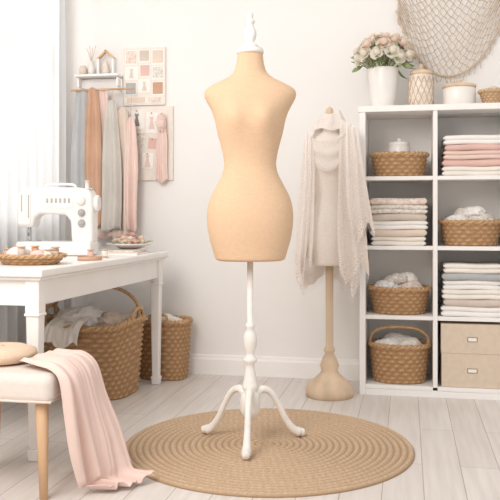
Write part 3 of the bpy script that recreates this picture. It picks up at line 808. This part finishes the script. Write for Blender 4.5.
for i, (z, yy) in enumerate(((.085, -.1345), (.240, -.1375))):
    box('label_plate_%d' % i, (0, yy, z), (.05, .004, .024), M['brass'], sb, .002)
    box('label_card_%d' % i, (0, yy-.0027, z), (.04, .002, .015), M['paper'], sb, 0)

# on top
vs = root('flower_vase', (-.120, 4.15, SH))
lathe('vase', [(0, 0), (.050, 0), (.056, .008), (.064, .05), (.072, .12), (.078, .18), (.076, .20), (.080, .212), (.076, .214), (.070, .20), (.066, .12), (.05, .02), (0, .015)], M['ceramic'], vs, seg=48)
fl = Acc(); rnd = random.Random(3)
pts = []
tries = 0
while len(pts) < 36 and tries < 8000:
    tries += 1
    th = rnd.uniform(0, 2*pi); ph = rnd.uniform(0.0, 1.8)
    d = Vector((sin(ph)*cos(th), sin(ph)*sin(th), cos(ph)))
    p = Vector((d.x*.142, d.y*.112, .280+d.z*.105))
    if all((p-q2).length > .049 for q2 in pts): pts.append(p)
for i, p in enumerate(pts):
    n_ = Vector((p.x/.135, p.y/.11, (p.z-.24)/.12)); rose(fl, p, n_, rnd.uniform(.032, .040), 0 if i % 3 else 1)
    V, F = tube_geo([Vector((0, 0, .12)), Vector((p.x*.35, p.y*.35, .20)), p*.93], .0025, 5); fl.add(V, F, 2)
for i in range(46):
    th = rnd.uniform(0, 2*pi); ph = rnd.uniform(.6, 2.0)
    d = Vector((sin(ph)*cos(th), sin(ph)*sin(th), cos(ph))); base = Vector((d.x*.11, d.y*.085, .255+d.z*.09)); ln = rnd.uniform(.05, .075)
    if base.y+d.y*ln > .17: continue
    side = d.cross(Vector((rnd.random(), rnd.random(), rnd.random()))).normalized(); nn = d.cross(side)
    V = []; F = []
    for j in range(7):
        t = j/6; wv = .012*max(0, sin(pi*t))**.8
        cpt = base+d*ln*t+nn*(.012*sin(pi*t))-Vector((0, 0, .015*t*t))
        V += [cpt-side*wv+nn*.003, cpt, cpt+side*wv+nn*.003]
    for j in range(6):
        for k2 in range(2): a = j*3+k2; F.append((a, a+1, a+4, a+3))
    fl.add(V, F, 2)
for i in range(14):
    th = rnd.uniform(0, 2*pi); d = Vector((cos(th)*.8, sin(th)*.6, rnd.uniform(.3, 1.0))).normalized()
    e_ = Vector((d.x*.165, d.y*.14, .27+d.z*.14))
    V, F = tube_geo([Vector((0, 0, .22)), e_*.8+Vector((0, 0, .05)), e_], .0013, 4); fl.add(V, F, 2)
    bm = bmesh.new(); bmesh.ops.create_icosphere(bm, subdivisions=2, radius=.008)
    V = [v.co+e_ for v in bm.verts]; F = [tuple(v.index for v in f.verts) for f in bm.faces]; bm.free(); fl.add(V, F, 0)
mk('rose_bouquet', fl.V, fl.F, None, vs, True, mats=[M['petal'], M['petal2'], M['leaf']], midx=fl.I)

jr = root('decorative_jar', (.072, 4.15, SH)); jr.scale = (1.0, 1.0, 1.12)
lathe('jar_body', [(0, 0), (.055, 0), (.062, .008), (.064, .05), (.063, .13), (.056, .15), (.052, .156), (.048, .156), (.05, .1), (.05, .012), (0, .01)], M['ceramic_r'], jr)
acc = Acc()
for a in range(14):
    for sg in (-1, 1):
        pp = [Vector((.0645*cos(2*pi*a/14+sg*t*.9), .0645*sin(2*pi*a/14+sg*t*.9), .012+t*.13)) for t in [i/14 for i in range(15)]]
        V, F = tube_geo(pp, .0018, 5); acc.add(V, F)
mk('rope_netting', acc.V, acc.F, M['twine'], jr)
lathe('lid', [(0, .156), (.056, .156), (.058, .164), (.05, .174), (.02, .18), (.008, .184), (.012, .195), (.008, .205), (0, .207)], M['wood2'], jr)
pt = root('lidded_canister', (.264, 4.15, SH))
lathe('canister', [(0, 0), (.075, 0), (.081, .006), (.082, .095), (.078, .10), (0, .10)], M['ceramic'], pt, seg=48)
lathe('wooden_lid', [(0, .10), (.084, .10), (.085, .112), (.075, .118), (.015, .12), (.012, .128), (.016, .138), (.0, .142)], M['wood2'], pt, seg=48)
bw = root('woven_bowl', (.43, 4.14, SH)); basket(bw, .068, .068, .075, M['wicker_l'], 2.0, .35, 6, 16, .004, .007)
crumple('yarn_ball', (0, 0, .06), (.05, .05, .04), M['beige'], bw, 50, 12, .2)

# ---------------------------------------------------------------- net wall hanging
nh = root('macrame_net_hanging', (0, YW-.012, 0))
xa, xb = -.06, .56
def low(x):
    u = (x-xa)/(xb-xa); return 1.655+.42*(abs(u-.47)*2)**2.2
def topz(x): return 2.30-.05*sin(pi*(x-xa)/(xb-xa))
acc = Acc()
def npt(u, v):
    x = xa+(xb-xa)*u; a = topz(x); b7 = low(x)
    return Vector((x+.01*sin(9*v+5*u), -.004-.006*sin(pi*u)*v+.003*sin(30*u), a+(b7-a)*v))
nc = 17
for k in range(-nc, nc*2):
    for sg in (1, -1):
        pp = []
        for i in range(41):
            v = i/40; u = (k+sg*v*13)/nc
            if 0 <= u <= 1: pp.append(npt(u, v)+Vector((0, .0, .005*sin(v*13*pi*2))))
            elif pp: break
        if len(pp) > 2:
            V, F = tube_geo(pp, .0020, 5); acc.add(V, F)
mk('net_cords', acc.V, acc.F, M['twine'], nh)
tube('edge_rope', [tuple(npt(i/20, 1.0)+Vector((0, -.004, 0))) for i in range(21)], .006, M['twine'], nh, 8, 3)
tube('hanging_pole', [(xa-.03, -.008, 2.30), (xb+.03, -.008, 2.30)], .010, M['wood'], nh, 10, 1)
acc = Acc()
for i in range(26):
    p = npt((i+.5)/26, 1.0); ln = .03+.02*rnd.random()
    V, F = tube_geo([p, p+Vector((rnd.uniform(-.006, .006), -.004, -ln*.5)), p+Vector((rnd.uniform(-.01, .01), -.003, -ln))], .002, 5); acc.add(V, F)
mk('fringe', acc.V, acc.F, M['twine'], nh)

# ---------------------------------------------------------------- light + camera
wd = bpy.data.worlds.new('World'); sc.world = wd; wd.use_nodes = True
bg = wd.node_tree.nodes['Background']; bg.inputs[0].default_value = (1.0, 0.975, 0.95, 1); bg.inputs[1].default_value = 0.80
def area(name, loc, tgt, sx, sy, e, col):
    ld = bpy.data.lights.new(name, 'AREA'); ld.shape = 'RECTANGLE'; ld.size = sx; ld.size_y = sy; ld.energy = e; ld.color = col
    o = bpy.data.objects.new(name, ld); o.location = loc; COL.objects.link(o)
    o.rotation_euler = (Vector(tgt)-Vector(loc)).to_track_quat('-Z', 'Y').to_euler(); return o
area('window_daylight', (-2.7, 3.5, 1.75), (-1.0, 3.5, 1.3), 2.2, 1.8, 60, (1, .98, .96))
area('soft_key_light', (-1.6, .8, 2.4), (-.5, 3.7, .8), 1.5, 1.5, 70, (1, .955, .91))

cam = bpy.data.cameras.new('camera'); co = bpy.data.objects.new('camera', cam); COL.objects.link(co)
co.location = (0, 0, .91); co.rotation_euler = (radians(90), 0, radians(11.31))
cam.sensor_width = 36; cam.lens = 784/500*36; cam.shift_y = -.07; cam.clip_start = .02
sc.camera = co
